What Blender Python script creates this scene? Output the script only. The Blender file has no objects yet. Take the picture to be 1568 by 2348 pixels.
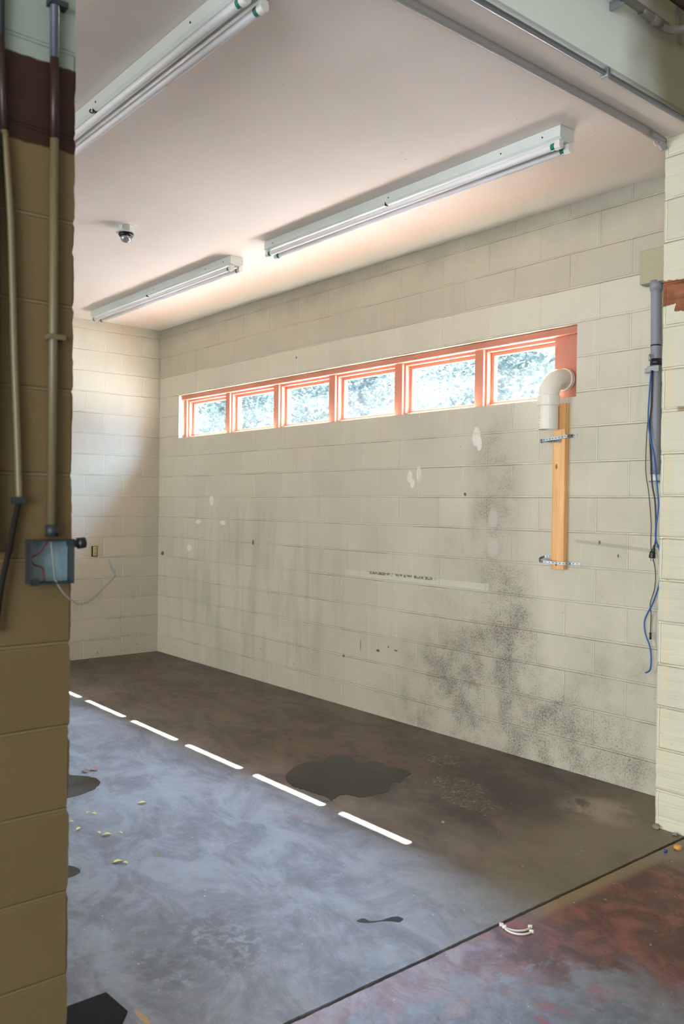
import bpy, bmesh, math, random
from mathutils import Vector, Matrix
C = bpy.context.scene.collection
sc = bpy.context.scene
PI = math.pi
H = 3.317            # ceiling height
CH, CW = 0.2032, 0.4064   # block course height and block length

# ------------------------------------------------------------------ camera, world, light, exposure
cam_d = bpy.data.cameras.new('camera'); cam = bpy.data.objects.new('camera', cam_d); C.objects.link(cam)
cam_d.sensor_fit = 'VERTICAL'; cam_d.sensor_height = 36.0; cam_d.lens = 36.0*1966.0/2348.0
cam_d.clip_start = 0.05; cam_d.clip_end = 200
r_ = Vector((0.6410547, 0.76739788, 0.01222187)); u_ = Vector((-0.01446597, -0.00384028, 0.99988799)); f_ = Vector((-0.76735885, 0.64115969, -0.00863932))
m = Matrix((r_, u_, -f_)).transposed().to_4x4(); m.translation = Vector((8.03255, -4.23873, 1.54182))
cam.matrix_world = m
cam_d.dof.use_dof = True; cam_d.dof.focus_distance = 5.6; cam_d.dof.aperture_fstop = 4.5
sc.camera = cam
sc.view_settings.view_transform = 'Standard'
try: sc.view_settings.look = 'None'
except Exception: pass
sc.view_settings.exposure = 0.68; sc.view_settings.gamma = 1.0; sc.view_settings.use_curve_mapping = False
sc.cycles.use_denoising = True; sc.cycles.use_adaptive_sampling = True; sc.cycles.adaptive_threshold = 0.03
sc.cycles.max_bounces = 10; sc.cycles.diffuse_bounces = 6; sc.cycles.transparent_max_bounces = 12
sc.cycles.sample_clamp_indirect = 12.0
sc.cycles.caustics_reflective = False; sc.cycles.caustics_refractive = False

w = bpy.data.worlds.new('sky'); sc.world = w; w.use_nodes = True
wn = w.node_tree; wn.nodes.clear()
SUN = Vector((0.41, -1.62, -2.40))
def wnode(t, **k):
    q = wn.nodes.new(t)
    for a_, b_ in k.items(): setattr(q, a_, b_)
    return q
wo = wnode('ShaderNodeOutputWorld'); wb = wnode('ShaderNodeBackground'); wn.links.new(wb.outputs[0], wo.inputs[0])
tc = wnode('ShaderNodeTexCoord'); sp = wnode('ShaderNodeSeparateXYZ'); wn.links.new(tc.outputs['Generated'], sp.inputs[0])
rp = wnode('ShaderNodeValToRGB'); wn.links.new(sp.outputs[2], rp.inputs[0])
HI = wnode('ShaderNodeMapRange', interpolation_type='SMOOTHSTEP'); wn.links.new(sp.outputs[2], HI.inputs[0]); HI.inputs[1].default_value = 0.30; HI.inputs[2].default_value = 0.50; HI.inputs[3].default_value = 4.5; HI.inputs[4].default_value = 17.0
e = rp.color_ramp.elements; e[0].position = 0.0; e[0].color = (0.105, 0.125, 0.135, 1); e[1].position = 0.9; e[1].color = (0.25, 0.42, 0.85, 1)
x = e.new(0.30); x.color = (0.13, 0.17, 0.20, 1); x = e.new(0.42); x.color = (0.55, 0.78, 1.0, 1)
base = wnode('ShaderNodeVectorMath', operation='SCALE'); wn.links.new(rp.outputs[0], base.inputs[0]); wn.links.new(HI.outputs[0], base.inputs[3])
dt = wnode('ShaderNodeVectorMath', operation='DOT_PRODUCT'); wn.links.new(tc.outputs['Generated'], dt.inputs[0]); dt.inputs[1].default_value = (-SUN).normalized()
cl = wnode('ShaderNodeMath', operation='MAXIMUM'); wn.links.new(dt.outputs['Value'], cl.inputs[0]); cl.inputs[1].default_value = 0.0
pw = wnode('ShaderNodeMath', operation='POWER'); wn.links.new(cl.outputs[0], pw.inputs[0]); pw.inputs[1].default_value = 14.0
ADDED_GLOW = 26.0  # strength of the added north-east glow
GLOW = 340.0      # hazy brightness of the sky round the sun
gs = wnode('ShaderNodeVectorMath', operation='SCALE'); gs.inputs[0].default_value = (0.50*GLOW, 0.71*GLOW, 1.02*GLOW); wn.links.new(pw.outputs[0], gs.inputs[3])
sm = wnode('ShaderNodeVectorMath', operation='ADD'); wn.links.new(base.outputs[0], sm.inputs[0]); wn.links.new(gs.outputs[0], sm.inputs[1])
# extra sky glow added low in the north-east, unseen, to light the end wall
d2 = wnode('ShaderNodeVectorMath', operation='DOT_PRODUCT'); wn.links.new(tc.outputs['Generated'], d2.inputs[0]); d2.inputs[1].default_value = Vector((0.78, 0.50, 0.40)).normalized()
c2 = wnode('ShaderNodeMath', operation='MAXIMUM'); wn.links.new(d2.outputs['Value'], c2.inputs[0]); c2.inputs[1].default_value = 0.0
p2 = wnode('ShaderNodeMath', operation='POWER'); wn.links.new(c2.outputs[0], p2.inputs[0]); p2.inputs[1].default_value = 7.0
g2 = wnode('ShaderNodeVectorMath', operation='SCALE'); g2.inputs[0].default_value = (0.60*ADDED_GLOW, 0.78*ADDED_GLOW, 1.0*ADDED_GLOW); wn.links.new(p2.outputs[0], g2.inputs[3])
s2 = wnode('ShaderNodeVectorMath', operation='ADD'); wn.links.new(sm.outputs[0], s2.inputs[0]); wn.links.new(g2.outputs[0], s2.inputs[1]); wn.links.new(s2.outputs[0], wb.inputs[0])

def lamp(name, typ, loc, direction, energy, color, **k):
    d = bpy.data.lights.new(name, typ); d.energy = energy; d.color = color
    for a, b in k.items(): setattr(d, a, b)
    o = bpy.data.objects.new(name, d); C.objects.link(o); o.location = loc
    o.rotation_euler = Vector(direction).to_track_quat('-Z', 'Y').to_euler()
    return o
lamp('sun', 'SUN', (-2, 8, 12), SUN, 150.0, (1.0, 0.95, 0.88), angle=math.radians(0.53))
# added fill lamps, set at unseen doorways made up in the two south walls
lamp('fill_lamp_bay', 'AREA', (9.45, -8.95, 1.6), (-0.12, 1, 0.0), 230.0, (0.93, 0.98, 1.0), shape='RECTANGLE', size=3.0, size_y=3.0)
lamp('fill_lamp_inner', 'AREA', (2.6, -10.95, 1.2), (0, 1, -0.05), 240.0, (0.96, 0.99, 0.97), shape='RECTANGLE', size=3.0, size_y=2.2)

# ------------------------------------------------------------------ node helpers
class NT:
    def __init__(s, name, rough=0.6, spec=0.5, metal=0.0):
        s.m = bpy.data.materials.new(name); s.m.use_nodes = True; s.t = s.m.node_tree
        s.b = s.t.nodes['Principled BSDF']; s.out = s.t.nodes['Material Output']
        s.set('Roughness', rough); s.set('Specular IOR Level', spec); s.set('Metallic', metal)
        s._p = None
    def set(s, k, v):
        if hasattr(v, 'is_output') or isinstance(v, bpy.types.NodeSocket): s.t.links.new(v, s.b.inputs[k])
        else: s.b.inputs[k].default_value = v
    def pos(s):
        if s._p is None:
            g = s.t.nodes.new('ShaderNodeNewGeometry'); x = s.t.nodes.new('ShaderNodeSeparateXYZ'); s.t.links.new(g.outputs['Position'], x.inputs[0]); s._p = x.outputs
        return s._p[0], s._p[1], s._p[2]
    def put(s, n, i, v):
        if isinstance(v, bpy.types.NodeSocket): s.t.links.new(v, n.inputs[i])
        else:
            if isinstance(v, (tuple, list)) and len(v) == 3 and n.inputs[i].type == 'RGBA': v = (*v, 1)
            n.inputs[i].default_value = v
    def ma(s, op, a, b=0.0, c=0.0, clamp=False):
        n = s.t.nodes.new('ShaderNodeMath'); n.operation = op; n.use_clamp = clamp
        s.put(n, 0, a); s.put(n, 1, b)
        if op in ('MULTIPLY_ADD', 'COMPARE', 'SMOOTH_MIN', 'SMOOTH_MAX'): s.put(n, 2, c)
        return n.outputs[0]
    def add(s, a, b): return s.ma('ADD', a, b)
    def mul(s, a, b): return s.ma('MULTIPLY', a, b)
    def vec(s, x, y, z=0.0):
        n = s.t.nodes.new('ShaderNodeCombineXYZ'); s.put(n, 0, x); s.put(n, 1, y); s.put(n, 2, z); return n.outputs[0]
    def noise(s, v, scale, detail=4, rough=0.55, dist=0.0):
        n = s.t.nodes.new('ShaderNodeTexNoise'); s.t.links.new(v, n.inputs['Vector']); n.inputs['Scale'].default_value = scale
        n.inputs['Detail'].default_value = detail; n.inputs['Roughness'].default_value = rough; n.inputs['Distortion'].default_value = dist
        return n.outputs['Fac']
    def ss(s, v, a, b):     # smoothstep from a to b
        n = s.t.nodes.new('ShaderNodeMapRange'); n.interpolation_type = 'SMOOTHSTEP'; s.put(n, 0, v)
        if a < b: n.inputs[1].default_value = a; n.inputs[2].default_value = b; n.inputs[3].default_value = 0; n.inputs[4].default_value = 1
        else: n.inputs[1].default_value = b; n.inputs[2].default_value = a; n.inputs[3].default_value = 1; n.inputs[4].default_value = 0
        return n.outputs[0]
    def mix(s, f, a, b, mode='MIX'):
        n = s.t.nodes.new('ShaderNodeMix'); n.data_type = 'RGBA'; n.blend_type = mode
        s.put(n, 0, f); s.put(n, 6, a); s.put(n, 7, b); return n.outputs[2]
    def ell(s, u, v, cu, cv, ru, rv, soft=0.3, wob=None):   # 1 inside the ellipse
        a = s.ma('POWER', s.ma('ABSOLUTE', s.mul(s.add(u, -cu), 1/ru)), 2.0); b = s.ma('POWER', s.ma('ABSOLUTE', s.mul(s.add(v, -cv), 1/rv)), 2.0)
        d = s.add(a, b)
        if wob is not None: d = s.add(d, wob)
        return s.ss(d, 1+soft, 1-soft)
    def brick(s, u, v, mortar=0.0055, smooth=0.5, c1=(1, 1, 1), c2=(0.93, 0.93, 0.93)):
        n = s.t.nodes.new('ShaderNodeTexBrick'); s.t.links.new(s.vec(u, v), n.inputs[0])
        n.offset = 0.5; n.offset_frequency = 2; n.squash = 1.0
        s.put(n, 1, c1); s.put(n, 2, c2); s.put(n, 3, (1, 1, 1))
        n.inputs['Scale'].default_value = 1; n.inputs['Mortar Size'].default_value = mortar; n.inputs['Mortar Smooth'].default_value = smooth
        n.inputs['Bias'].default_value = 0; n.inputs['Brick Width'].default_value = CW; n.inputs['Row Height'].default_value = CH
        return n.outputs['Color'], n.outputs['Fac']
    def bump(s, h, strength=0.5, dist=0.01):
        n = s.t.nodes.new('ShaderNodeBump'); n.inputs['Strength'].default_value = strength; n.inputs['Distance'].default_value = dist
        s.put(n, 'Height', h); s.t.links.new(n.outputs[0], s.b.inputs['Normal'])

def simple(name, col, rough=0.5, metal=0.0, spec=0.5, var=0.12, scale=30.0, bump=0.0):
    n = NT(name, rough, spec, metal); x, y, z = n.pos(); P = n.vec(x, y, z)
    f = n.noise(P, scale, 4)
    n.set('Base Color', n.mix(f, tuple(c*(1-var) for c in col), tuple(min(1, c*(1+var)) for c in col)))
    if bump: n.bump(n.noise(P, scale*4, 3), bump, 0.003)
    return n.m

def block_wall(name, axis, base, shift, extra=None, streak=0.5, joints=True):
    n = NT(name, 0.55, 0.35); x, y, z = n.pos()
    u = n.add(x, -shift) if axis == 'x' else n.add(n.mul(y, -1.0), -shift)
    v = n.add(z, -0.183)
    wob = n.mul(n.add(n.noise(n.vec(u, v), 6.0, 2), -0.5), 0.0025)
    vw = n.add(v, wob); uw = n.add(u, wob)
    bc, bf = n.brick(uw, vw) if joints else ((1.0, 1.0, 1.0, 1.0), 0.0)
    P2 = n.vec(u, z)
    col = n.mix(1.0, base, bc, 'MULTIPLY')
    big = n.noise(P2, 1.3, 4)
    col = n.mix(n.ss(big, 0.45, 0.75), col, tuple(c*0.86 for c in base))
    # vertical drip streaks
    st = n.noise(n.vec(n.mul(u, 14.0), n.mul(z, 1.1)), 1.0, 4, 0.6)
    col = n.mix(n.mul(n.ss(st, 0.56, 0.72), streak*0.45), col, tuple(c*0.66 for c in base))
    col = n.mix(n.mul(n.ss(st, 0.40, 0.28), streak*0.5), col, tuple(min(1, c*1.22) for c in base))
    # joint ridges in a lighter colour, their highlight painted in
    col = n.mix(n.mul(bf, 0.75), col, tuple(min(1, c*1.24) for c in base))
    if joints:  # dark line beside each joint: grime, and the ridge's shadow painted in
        fr = n.ma('FRACT', n.add(n.mul(vw, 1/CH), 20.0))
        gl = n.mul(n.ss(fr, 0.945, 0.958), n.ss(fr, 0.978, 0.966))
        amt = n.add(0.25, n.mul(n.ss(n.noise(P2, 2.2, 4), 0.40, 0.62), 0.5))
        col = n.mix(n.mul(gl, amt), col, (0.17, 0.12, 0.085))
        g1, g2 = n.brick(n.add(uw, -0.0058), vw, 0.0014, 0.2)
        col = n.mix(n.mul(n.mul(g2, n.ss(n.noise(P2, 3.0, 3), 0.42, 0.62)), 0.35), col, (0.20, 0.15, 0.11))
    # small chips and specks, more of them near the floor
    sp = n.noise(P2, 34.0, 3, 0.6); low = n.ss(z, 1.6, 0.0)
    thr = n.add(sp, n.mul(low, 0.055))
    col = n.mix(n.mul(n.ss(thr, 0.735, 0.76), 0.8), col, (0.10, 0.08, 0.06))
    if extra: col = extra(n, u, z, col, base, bf, P2)
    n.set('Base Color', col)
    h = n.add(n.mul(bf, -1.0), n.mul(n.noise(P2, 70.0, 4, 0.65), 0.22))
    h = n.add(h, n.mul(n.noise(P2, 7.0, 3), 0.12))
    n.bump(h, 0.8, 0.006)
    return n.m

CREAM = (0.60, 0.568, 0.462)
def dirt_window(n, u, z, col, base, bf, P2):
    x = n.add(u, 0.133)
    # grimy top courses
    edge = n.noise(P2, 3.0, 3)
    t1 = n.mul(n.ss(z, 2.81, 2.83), n.add(0.62, n.mul(edge, 0.5)))
    col = n.mix(n.mul(t1, 0.50), col, (0.30, 0.26, 0.19))
    t2 = n.ss(n.add(z, n.mul(edge, 0.22)), 3.20, 3.42)
    col = n.mix(n.mul(t2, 0.5), col, (0.20, 0.20, 0.17))
    # mould and soot near the pier
    fine = n.noise(P2, 95.0, 6, 0.8); mid = n.noise(P2, 5.0, 4, 0.6)
    masks = [(4.47, 1.50, 0.17, 0.55, 0.7), (4.55, 0.72, 0.22, 0.42, 1.0), (4.30, 0.42, 0.50, 0.30, 0.95), (4.75, 0.15, 0.80, 0.32, 0.9), (4.05, 0.15, 0.5, 0.22, 0.7), (5.35, 0.35, 0.35, 0.5, 0.5), (5.4, 1.25, 0.4, 0.3, 0.3), (4.15, 0.8, 0.3, 0.5, 0.4)]
    tot = None
    for cu, cv, ru, rv, a in masks:
        e = n.mul(n.ell(x, z, cu, cv, ru*1.25, rv*1.25, 0.95), a)
        tot = e if tot is None else n.ma('MAXIMUM', tot, e)
    q = n.mul(tot, n.ss(n.add(n.add(fine, n.mul(mid, 0.35)), n.mul(tot, 0.12)), 0.76, 0.92))
    soft = n.mul(tot, n.add(0.45, n.mul(n.ss(mid, 0.35, 0.68), 0.55)))
    col = n.mix(n.mul(soft, 0.52), col, (0.17, 0.145, 0.11))
    col = n.mix(n.mul(q, 0.8), col, (0.075, 0.06, 0.045))
    # greenish damp around the low middle, brownish low band at the left
    g = n.mul(n.ell(x, z, 1.6, 0.75, 1.5, 0.75, 0.9), n.ss(n.noise(n.vec(n.mul(x, 7.0), z), 1.0, 3), 0.42, 0.66))
    col = n.mix(n.mul(g, 0.30), col, (0.27, 0.29, 0.22))
    # repaired strip left by a removed shelf
    st = n.mul(n.mul(n.ss(x, 3.0, 3.02), n.ss(x, 4.44, 4.42)), n.mul(n.ss(z, 0.990, 0.996), n.ss(z, 1.048, 1.042)))
    col = n.mix(n.mul(st, 0.6), col, (0.66, 0.65, 0.56))
    sd = n.mul(n.mul(n.ss(x, 3.25, 3.3), n.ss(x, 4.0, 3.9)), n.mul(n.ss(z, 1.028, 1.034), n.ss(z, 1.055, 1.046)))
    col = n.mix(n.mul(sd, n.ss(n.noise(P2, 40.0, 3), 0.38, 0.55)), col, (0.17, 0.16, 0.12))
    wob = n.mul(n.add(n.noise(P2, 25.0, 3), -0.5), 1.6)
    for cu, cv, ru, rv in [(3.70, 1.745, 0.026, 0.045), (3.725, 1.695, 0.022, 0.035), (3.788, 1.765, 0.020, 0.055), (4.311, 1.99, 0.035, 0.06), (4.335, 1.95, 0.022, 0.045), (1.04, 1.565, 0.035, 0.05), (0.80, 1.36, 0.05, 0.02), (1.237, 1.36, 0.05, 0.02), (0.63, 1.10, 0.05, 0.03)]:
        col = n.mix(n.mul(n.ell(x, z, cu, cv, ru, rv, 0.25, wob), 0.85), col, (0.78, 0.77, 0.70))
    for cu, cv, ru, rv in [(4.462, 1.281, 0.045, 0.06), (4.46, 1.46, 0.035, 0.07)]:
        col = n.mix(n.mul(n.ell(x, z, cu, cv, ru, rv, 0.5, wob), 0.7), col, (0.55, 0.51, 0.45))
    for cu, cv, ru, rv in [(1.744, 1.200, 0.014, 0.022), (3.195, 0.49, 0.004, 0.05), (3.39, 0.475, 0.02, 0.010), (3.58, 0.50, 0.022, 0.006), (3.50, 0.515, 0.008, 0.006), (4.22, 1.62, 0.012, 0.012), (5.24, 1.345, 0.007, 0.010), (5.60, 1.34, 0.009, 0.009), (5.36, 1.275, 0.006, 0.010), (2.35, 2.75, 0.01, 0.01), (3.0, 0.38, 0.015, 0.01), (0.09, 1.02, 0.03, 0.02)]:
        col = n.mix(n.mul(n.ell(x, z, cu, cv, ru, rv, 0.4, wob), 0.85), col, (0.07, 0.055, 0.04))
    # long scuff line right of the stud, thin scratches
    ln = n.mul(n.mul(n.ss(x, 5.06, 5.1), n.ss(x, 5.62, 5.55)), n.ell(n.mul(x, 0.0), n.add(z, n.mul(x, 0.07)), 0.0, 1.703, 1.0, 0.010, 0.9))
    col = n.mix(n.mul(ln, 0.35), col, (0.2, 0.17, 0.14))
    return col
def dirt_end(n, u, z, col, base, bf, P2):
    edge = n.noise(P2, 3.0, 3)
    t2 = n.ss(n.add(z, n.mul(edge, 0.15)), 3.2, 3.38); col = n.mix(n.mul(t2, 0.35), col, (0.3, 0.27, 0.2))
    lo = n.mul(n.ss(z, 1.0, 0.1), n.ss(n.noise(P2, 38.0, 6, 0.8), 0.60, 0.68))
    col = n.mix(n.mul(lo, 0.75), col, (0.16, 0.12, 0.09))
    scr = n.mul(n.ss(z, 1.3, 0.5), n.ss(n.noise(n.vec(n.mul(u, 30.0), n.mul(z, 5.0)), 1.0, 4, 0.7, 1.0), 0.66, 0.70))
    return n.mix(n.mul(scr, 0.6), col, (0.18, 0.13, 0.1))
def band_extra(wht, tan, upper, bump=None):
    def fn(n, u, z, col, base, bf, P2):
        wob = n.mul(n.add(n.noise(P2, 14.0, 4, 0.6), -0.5), 0.02)
        zz = n.add(z, wob)
        col = n.mix(n.ss(zz, 2.578, 2.584), col, upper)
        b = n.mul(n.ss(zz, 2.378, 2.384), n.ss(zz, 2.584, 2.578))
        br = n.mix(n.noise(P2, 18.0, 4), (0.022, 0.0075, 0.004), (0.040, 0.013, 0.007))
        return n.mix(b, col, br)
    return fn
def pier_extra(n, u, z, col, base, bf, P2):
    wob = n.mul(n.add(n.noise(P2, 18.0, 4, 0.65), -0.5), 0.05)
    zz = n.add(z, wob); x = n.add(u, 5.85)
    low = n.ss(n.add(x, wob), 5.905, 5.90)      # the paint reaches further down right of this line
    zl = n.add(2.478, n.mul(low, 0.035))
    b = n.mul(n.ss(n.ma('SUBTRACT', zz, zl), 0.0, 0.004), n.ss(zz, 2.636, 2.630))
    col = n.mix(b, col, n.mix(n.ss(n.noise(P2, 9.0, 4), 0.4, 0.6), (0.30, 0.105, 0.045), (0.20, 0.065, 0.03)))
    dr = n.mul(n.ell(x, n.mul(z, 0.0), 5.88, 0.0, 0.014, 1.0, 0.8), n.mul(n.ss(z, 2.45, 2.3), n.ss(n.noise(n.vec(0.0, z), 2.2, 3), 0.35, 0.6)))
    col = n.mix(n.mul(dr, 0.5), col, (0.70, 0.58, 0.34))
    rust = n.mul(n.ell(n.mul(x, 0), z, 0.0, 2.015, 1.0, 0.012, 0.5, n.mul(wob, 30.0)), n.ss(x, 5.91, 5.93))
    col = n.mix(n.mul(rust, 0.8), col, (0.30, 0.18, 0.07))
    ch = n.ss(n.noise(P2, 13.0, 4, 0.6), 0.70, 0.72)
    return n.mix(ch, col, (0.12, 0.11, 0.08))
def lintel_extra(n, u, z, col, base, bf, P2):
    y = n.mul(n.add(u, 40.0), -1.0)
    st = n.mul(n.ss(n.add(y, n.mul(n.noise(P2, 2.5, 3), 0.35)), -0.98, -0.60), 0.9)
    return n.mix(st, col, (0.20, 0.17, 0.08))

M = {}
M['wall_window'] = block_wall('painted_block_window_wall', 'x', CREAM, 0.133, dirt_window)
M['wall_end'] = block_wall('painted_block_end_wall', 'y', (0.66, 0.645, 0.55), -0.009, dirt_end, 0.25)
M['wall_plain'] = block_wall('painted_block_plain', 'x', CREAM, 0.133)
M['wall_plain_y'] = block_wall('painted_block_plain_y', 'y', CREAM, 0.133)
M['wall_div'] = block_wall('painted_block_divider', 'y', (0.155, 0.108, 0.046), 3.405, band_extra(None, None, (0.26, 0.31, 0.27)), 0.2)
M['pier'] = block_wall('painted_block_pier', 'x', (0.64, 0.615, 0.485), 5.85, pier_extra, 0.25)
M['lintel'] = block_wall('painted_lintel', 'y', (0.84, 0.90, 0.85), 40.0, lintel_extra, 0.1, joints=False)

n = NT('ceiling_paint', 0.7, 0.2); x, y, z = n.pos(); P = n.vec(x, y, z)
c = n.mix(n.ss(n.noise(P, 1.1, 4), 0.35, 0.7), (0.80, 0.72, 0.66), (0.74, 0.67, 0.61))
c = n.mix(n.mul(n.ss(n.noise(P, 30.0, 3), 0.745, 0.76), 0.6), c, (0.35, 0.25, 0.2)); n.set('Base Color', c)
n.bump(n.noise(P, 3.0, 3), 0.15, 0.02); M['ceiling'] = n.m

# inner room concrete
n = NT('worn_concrete', 0.4, 0.5); x, y, z = n.pos(); P = n.vec(x, y, z)
A = n.vec(n.add(x, n.mul(y, -0.25)), n.mul(n.add(y, n.mul(x, 0.25)), 1.7))
sw = n.noise(A, 2.1, 8, 0.74, 0.7); fn_ = n.noise(P, 9.0, 6, 0.7, 0.6); bg = n.noise(P, 0.8, 4, 0.5, 0.5); vf = n.noise(P, 60.0, 3, 0.6)
c = n.mix(n.ss(sw, 0.34, 0.66), (0.10, 0.09, 0.087), (0.23, 0.222, 0.22))
c = n.mix(n.mul(n.ss(fn_, 0.48, 0.7), 0.5), c, (0.28, 0.27, 0.265))
c = n.mix(n.mul(n.ss(fn_, 0.44, 0.30), 0.45), c, (0.12, 0.105, 0.09))
oil = n.ss(n.add(y, n.mul(n.add(bg, -0.5), 1.6)), -1.9, -0.7)  # shade along the window wall, painted into the slab as brown
wall_shade_col = n.mix(n.ss(sw, 0.36, 0.64), (0.028, 0.017, 0.009), (0.105, 0.066, 0.035))
c = n.mix(n.mul(oil, 0.85), c, wall_shade_col)  # oil is the mask of the painted wall shade
# soot patch in front of the wall near the pier, pale patch by the pier foot, olive tint along the joint
c = n.mix(n.mul(n.ell(x, y, 5.05, -0.62, 0.42, 0.26, 0.9), n.mul(n.ss(sw, 0.3, 0.6), 0.75)), c, (0.045, 0.036, 0.027))
c = n.mix(n.mul(n.ell(x, y, 5.72, -0.45, 0.22, 0.5, 0.9), 0.5), c, (0.27, 0.21, 0.15))
c = n.mix(n.mul(n.mul(n.ss(x, 5.2, 5.8), n.ss(y, -2.4, -1.2)), 0.55), c, (0.19, 0.155, 0.088))
# pale curled prints
pr = n.noise(P, 15.0, 1, 0.3, 2.2)
prm = n.mul(n.ss(n.ma('ABSOLUTE', n.add(pr, -0.5)), 0.030, 0.010), n.ma('MAXIMUM', n.ma('MAXIMUM', n.ell(x, y, 4.47, -0.42, 0.16, 0.10, 0.3), n.ell(x, y, 4.83, -0.70, 0.18, 0.12, 0.3)), n.ell(x, y, 5.05, -0.85, 0.2, 0.10, 0.3)))
scr_ = n.mul(n.ss(n.noise(n.vec(n.mul(n.add(x, y), 3.0), n.mul(n.add(x, n.mul(y, -1.0)), 22.0)), 1.0, 5, 0.75, 0.5), 0.62, 0.70), n.ss(y, -1.7, -1.0))
c = n.mix(n.mul(scr_, 0.45), c, (0.30, 0.25, 0.18))
c = n.mix(n.mul(n.mul(n.ell(x, y, 5.55, -0.42, 0.20, 0.16, 0.9), n.ss(sw, 0.42, 0.58)), 0.75), c, (0.38, 0.32, 0.26))
c = n.mix(n.mul(prm, 0.5), c, (0.50, 0.45, 0.34))
# dark blotches lower left, specks everywhere
bl = n.mul(n.ma('MAXIMUM', n.ell(x, y, 5.45, -2.62, 0.22, 0.14, 0.8), n.ell(x, y, 5.50, -2.86, 0.16, 0.10, 0.8)), n.ss(n.noise(P, 22.0, 5, 0.7), 0.42, 0.56))
c = n.mix(n.mul(bl, 0.7), c, (0.07, 0.06, 0.045))
c = n.mix(n.mul(n.ss(vf, 0.715, 0.73), 0.8), c, (0.05, 0.04, 0.03))
c = n.mix(n.mul(n.ss(n.noise(n.vec(y, x, z), 42.0, 2), 0.735, 0.75), 0.7), c, (0.6, 0.58, 0.5))
# yellow paint scuff beside the mat, rusty trickle, hairline crack
ys = n.ell(x, n.add(y, n.mul(fn_, 0.02)), 5.70, -3.035, 0.05, 0.010, 0.6)
c = n.mix(n.mul(ys, 0.8), c, (0.42, 0.24, 0.05))
rl = n.mul(n.ell(n.mul(x, 0.0), n.add(n.add(y, n.mul(x, -0.42)), n.mul(fn_, 0.10)), 0, -3.59, 1.0, 0.018, 0.9), n.mul(n.ss(x, 4.35, 4.6), n.ss(x, 5.1, 4.9)))
c = n.mix(n.mul(rl, 0.35), c, (0.22, 0.10, 0.05))
hl = n.mul(n.ell(n.add(n.add(x, n.mul(y, -0.19)), n.mul(fn_, 0.012)), n.mul(y, 0), 1.69, 0.0, 0.005, 1.0, 0.6), n.mul(n.ss(y, -1.7, -1.6), n.ss(y, -0.55, -0.62)))
c = n.mix(n.mul(hl, 0.7), c, (0.04, 0.03, 0.02))
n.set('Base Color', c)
n.set('Roughness', n.add(0.30, n.mul(fn_, 0.30)))
n.bump(n.add(n.mul(sw, 0.5), n.mul(n.noise(P, 40.0, 5, 0.7), 0.3)), 0.25, 0.006); M['concrete'] = n.m

# painted and worn slab of the front bay
n = NT('worn_painted_concrete', 0.4, 0.5); x, y, z = n.pos(); P = n.vec(x, y, z)
A = n.vec(x, n.mul(n.add(y, n.mul(x, 0.2)), 1.25))
a1 = n.noise(A, 2.8, 7, 0.72, 0.5); a2 = n.noise(A, 4.5, 7, 0.74, 0.7); a3 = n.noise(P, 14.0, 5, 0.7)
red = n.mix(n.ss(a2, 0.4, 0.62), (0.085, 0.035, 0.024), (0.21, 0.075, 0.055))
mauve = n.mix(n.ss(a2, 0.4, 0.6), (0.24, 0.15, 0.16), (0.33, 0.27, 0.29))
blue = n.mix(n.ss(n.add(n.mul(a1, 0.6), n.mul(a3, 0.4)), 0.38, 0.62), (0.13, 0.135, 0.155), (0.27, 0.29, 0.34))
far = n.add(n.add(y, n.mul(n.add(x, -6.0), 0.2)), n.mul(n.add(a1, -0.5), 1.1))
c = n.mix(n.ss(far, -2.15, -1.70), mauve, red)
c = n.mix(n.mul(n.ss(n.add(n.add(x, n.mul(n.add(a1, -0.5), 1.0)), n.mul(n.add(y, 1.9), -0.35)), 6.28, 6.40), n.ss(far, -1.35, -1.75)), c, blue)
c = n.mix(n.mul(n.ss(a2, 0.57, 0.68), 0.7), c, (0.34, 0.075, 0.085))
c = n.mix(n.mul(n.ss(a1, 0.60, 0.70), 0.6), c, (0.24, 0.15, 0.08))
c = n.mix(n.mul(n.ss(n.noise(A, 4.0, 4, 0.6, 0.6), 0.64, 0.70), 0.7), c, (0.05, 0.055, 0.035))
dust = n.mul(n.ss(n.add(x, n.mul(a2, 0.10)), 6.14, 6.09), n.ss(y, -1.75, -1.5)); c = n.mix(n.mul(dust, 0.8), c, n.mix(a3, (0.16, 0.12, 0.05), (0.34, 0.27, 0.14)))
c = n.mix(n.mul(n.ss(n.add(y, n.mul(a2, 0.2)), -0.75, -0.55), 0.8), c, (0.22, 0.18, 0.14))
c = n.mix(n.mul(n.ss(n.noise(P, 50.0, 2), 0.73, 0.745), 0.8), c, (0.6, 0.58, 0.5)); n.set('Base Color', c)
n.set('Roughness', n.add(0.32, n.mul(a3, 0.35)))
n.bump(n.add(n.mul(a2, 0.4), n.mul(n.noise(P, 40.0, 5, 0.7), 0.3)), 0.3, 0.006); M['concrete_red'] = n.m

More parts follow.
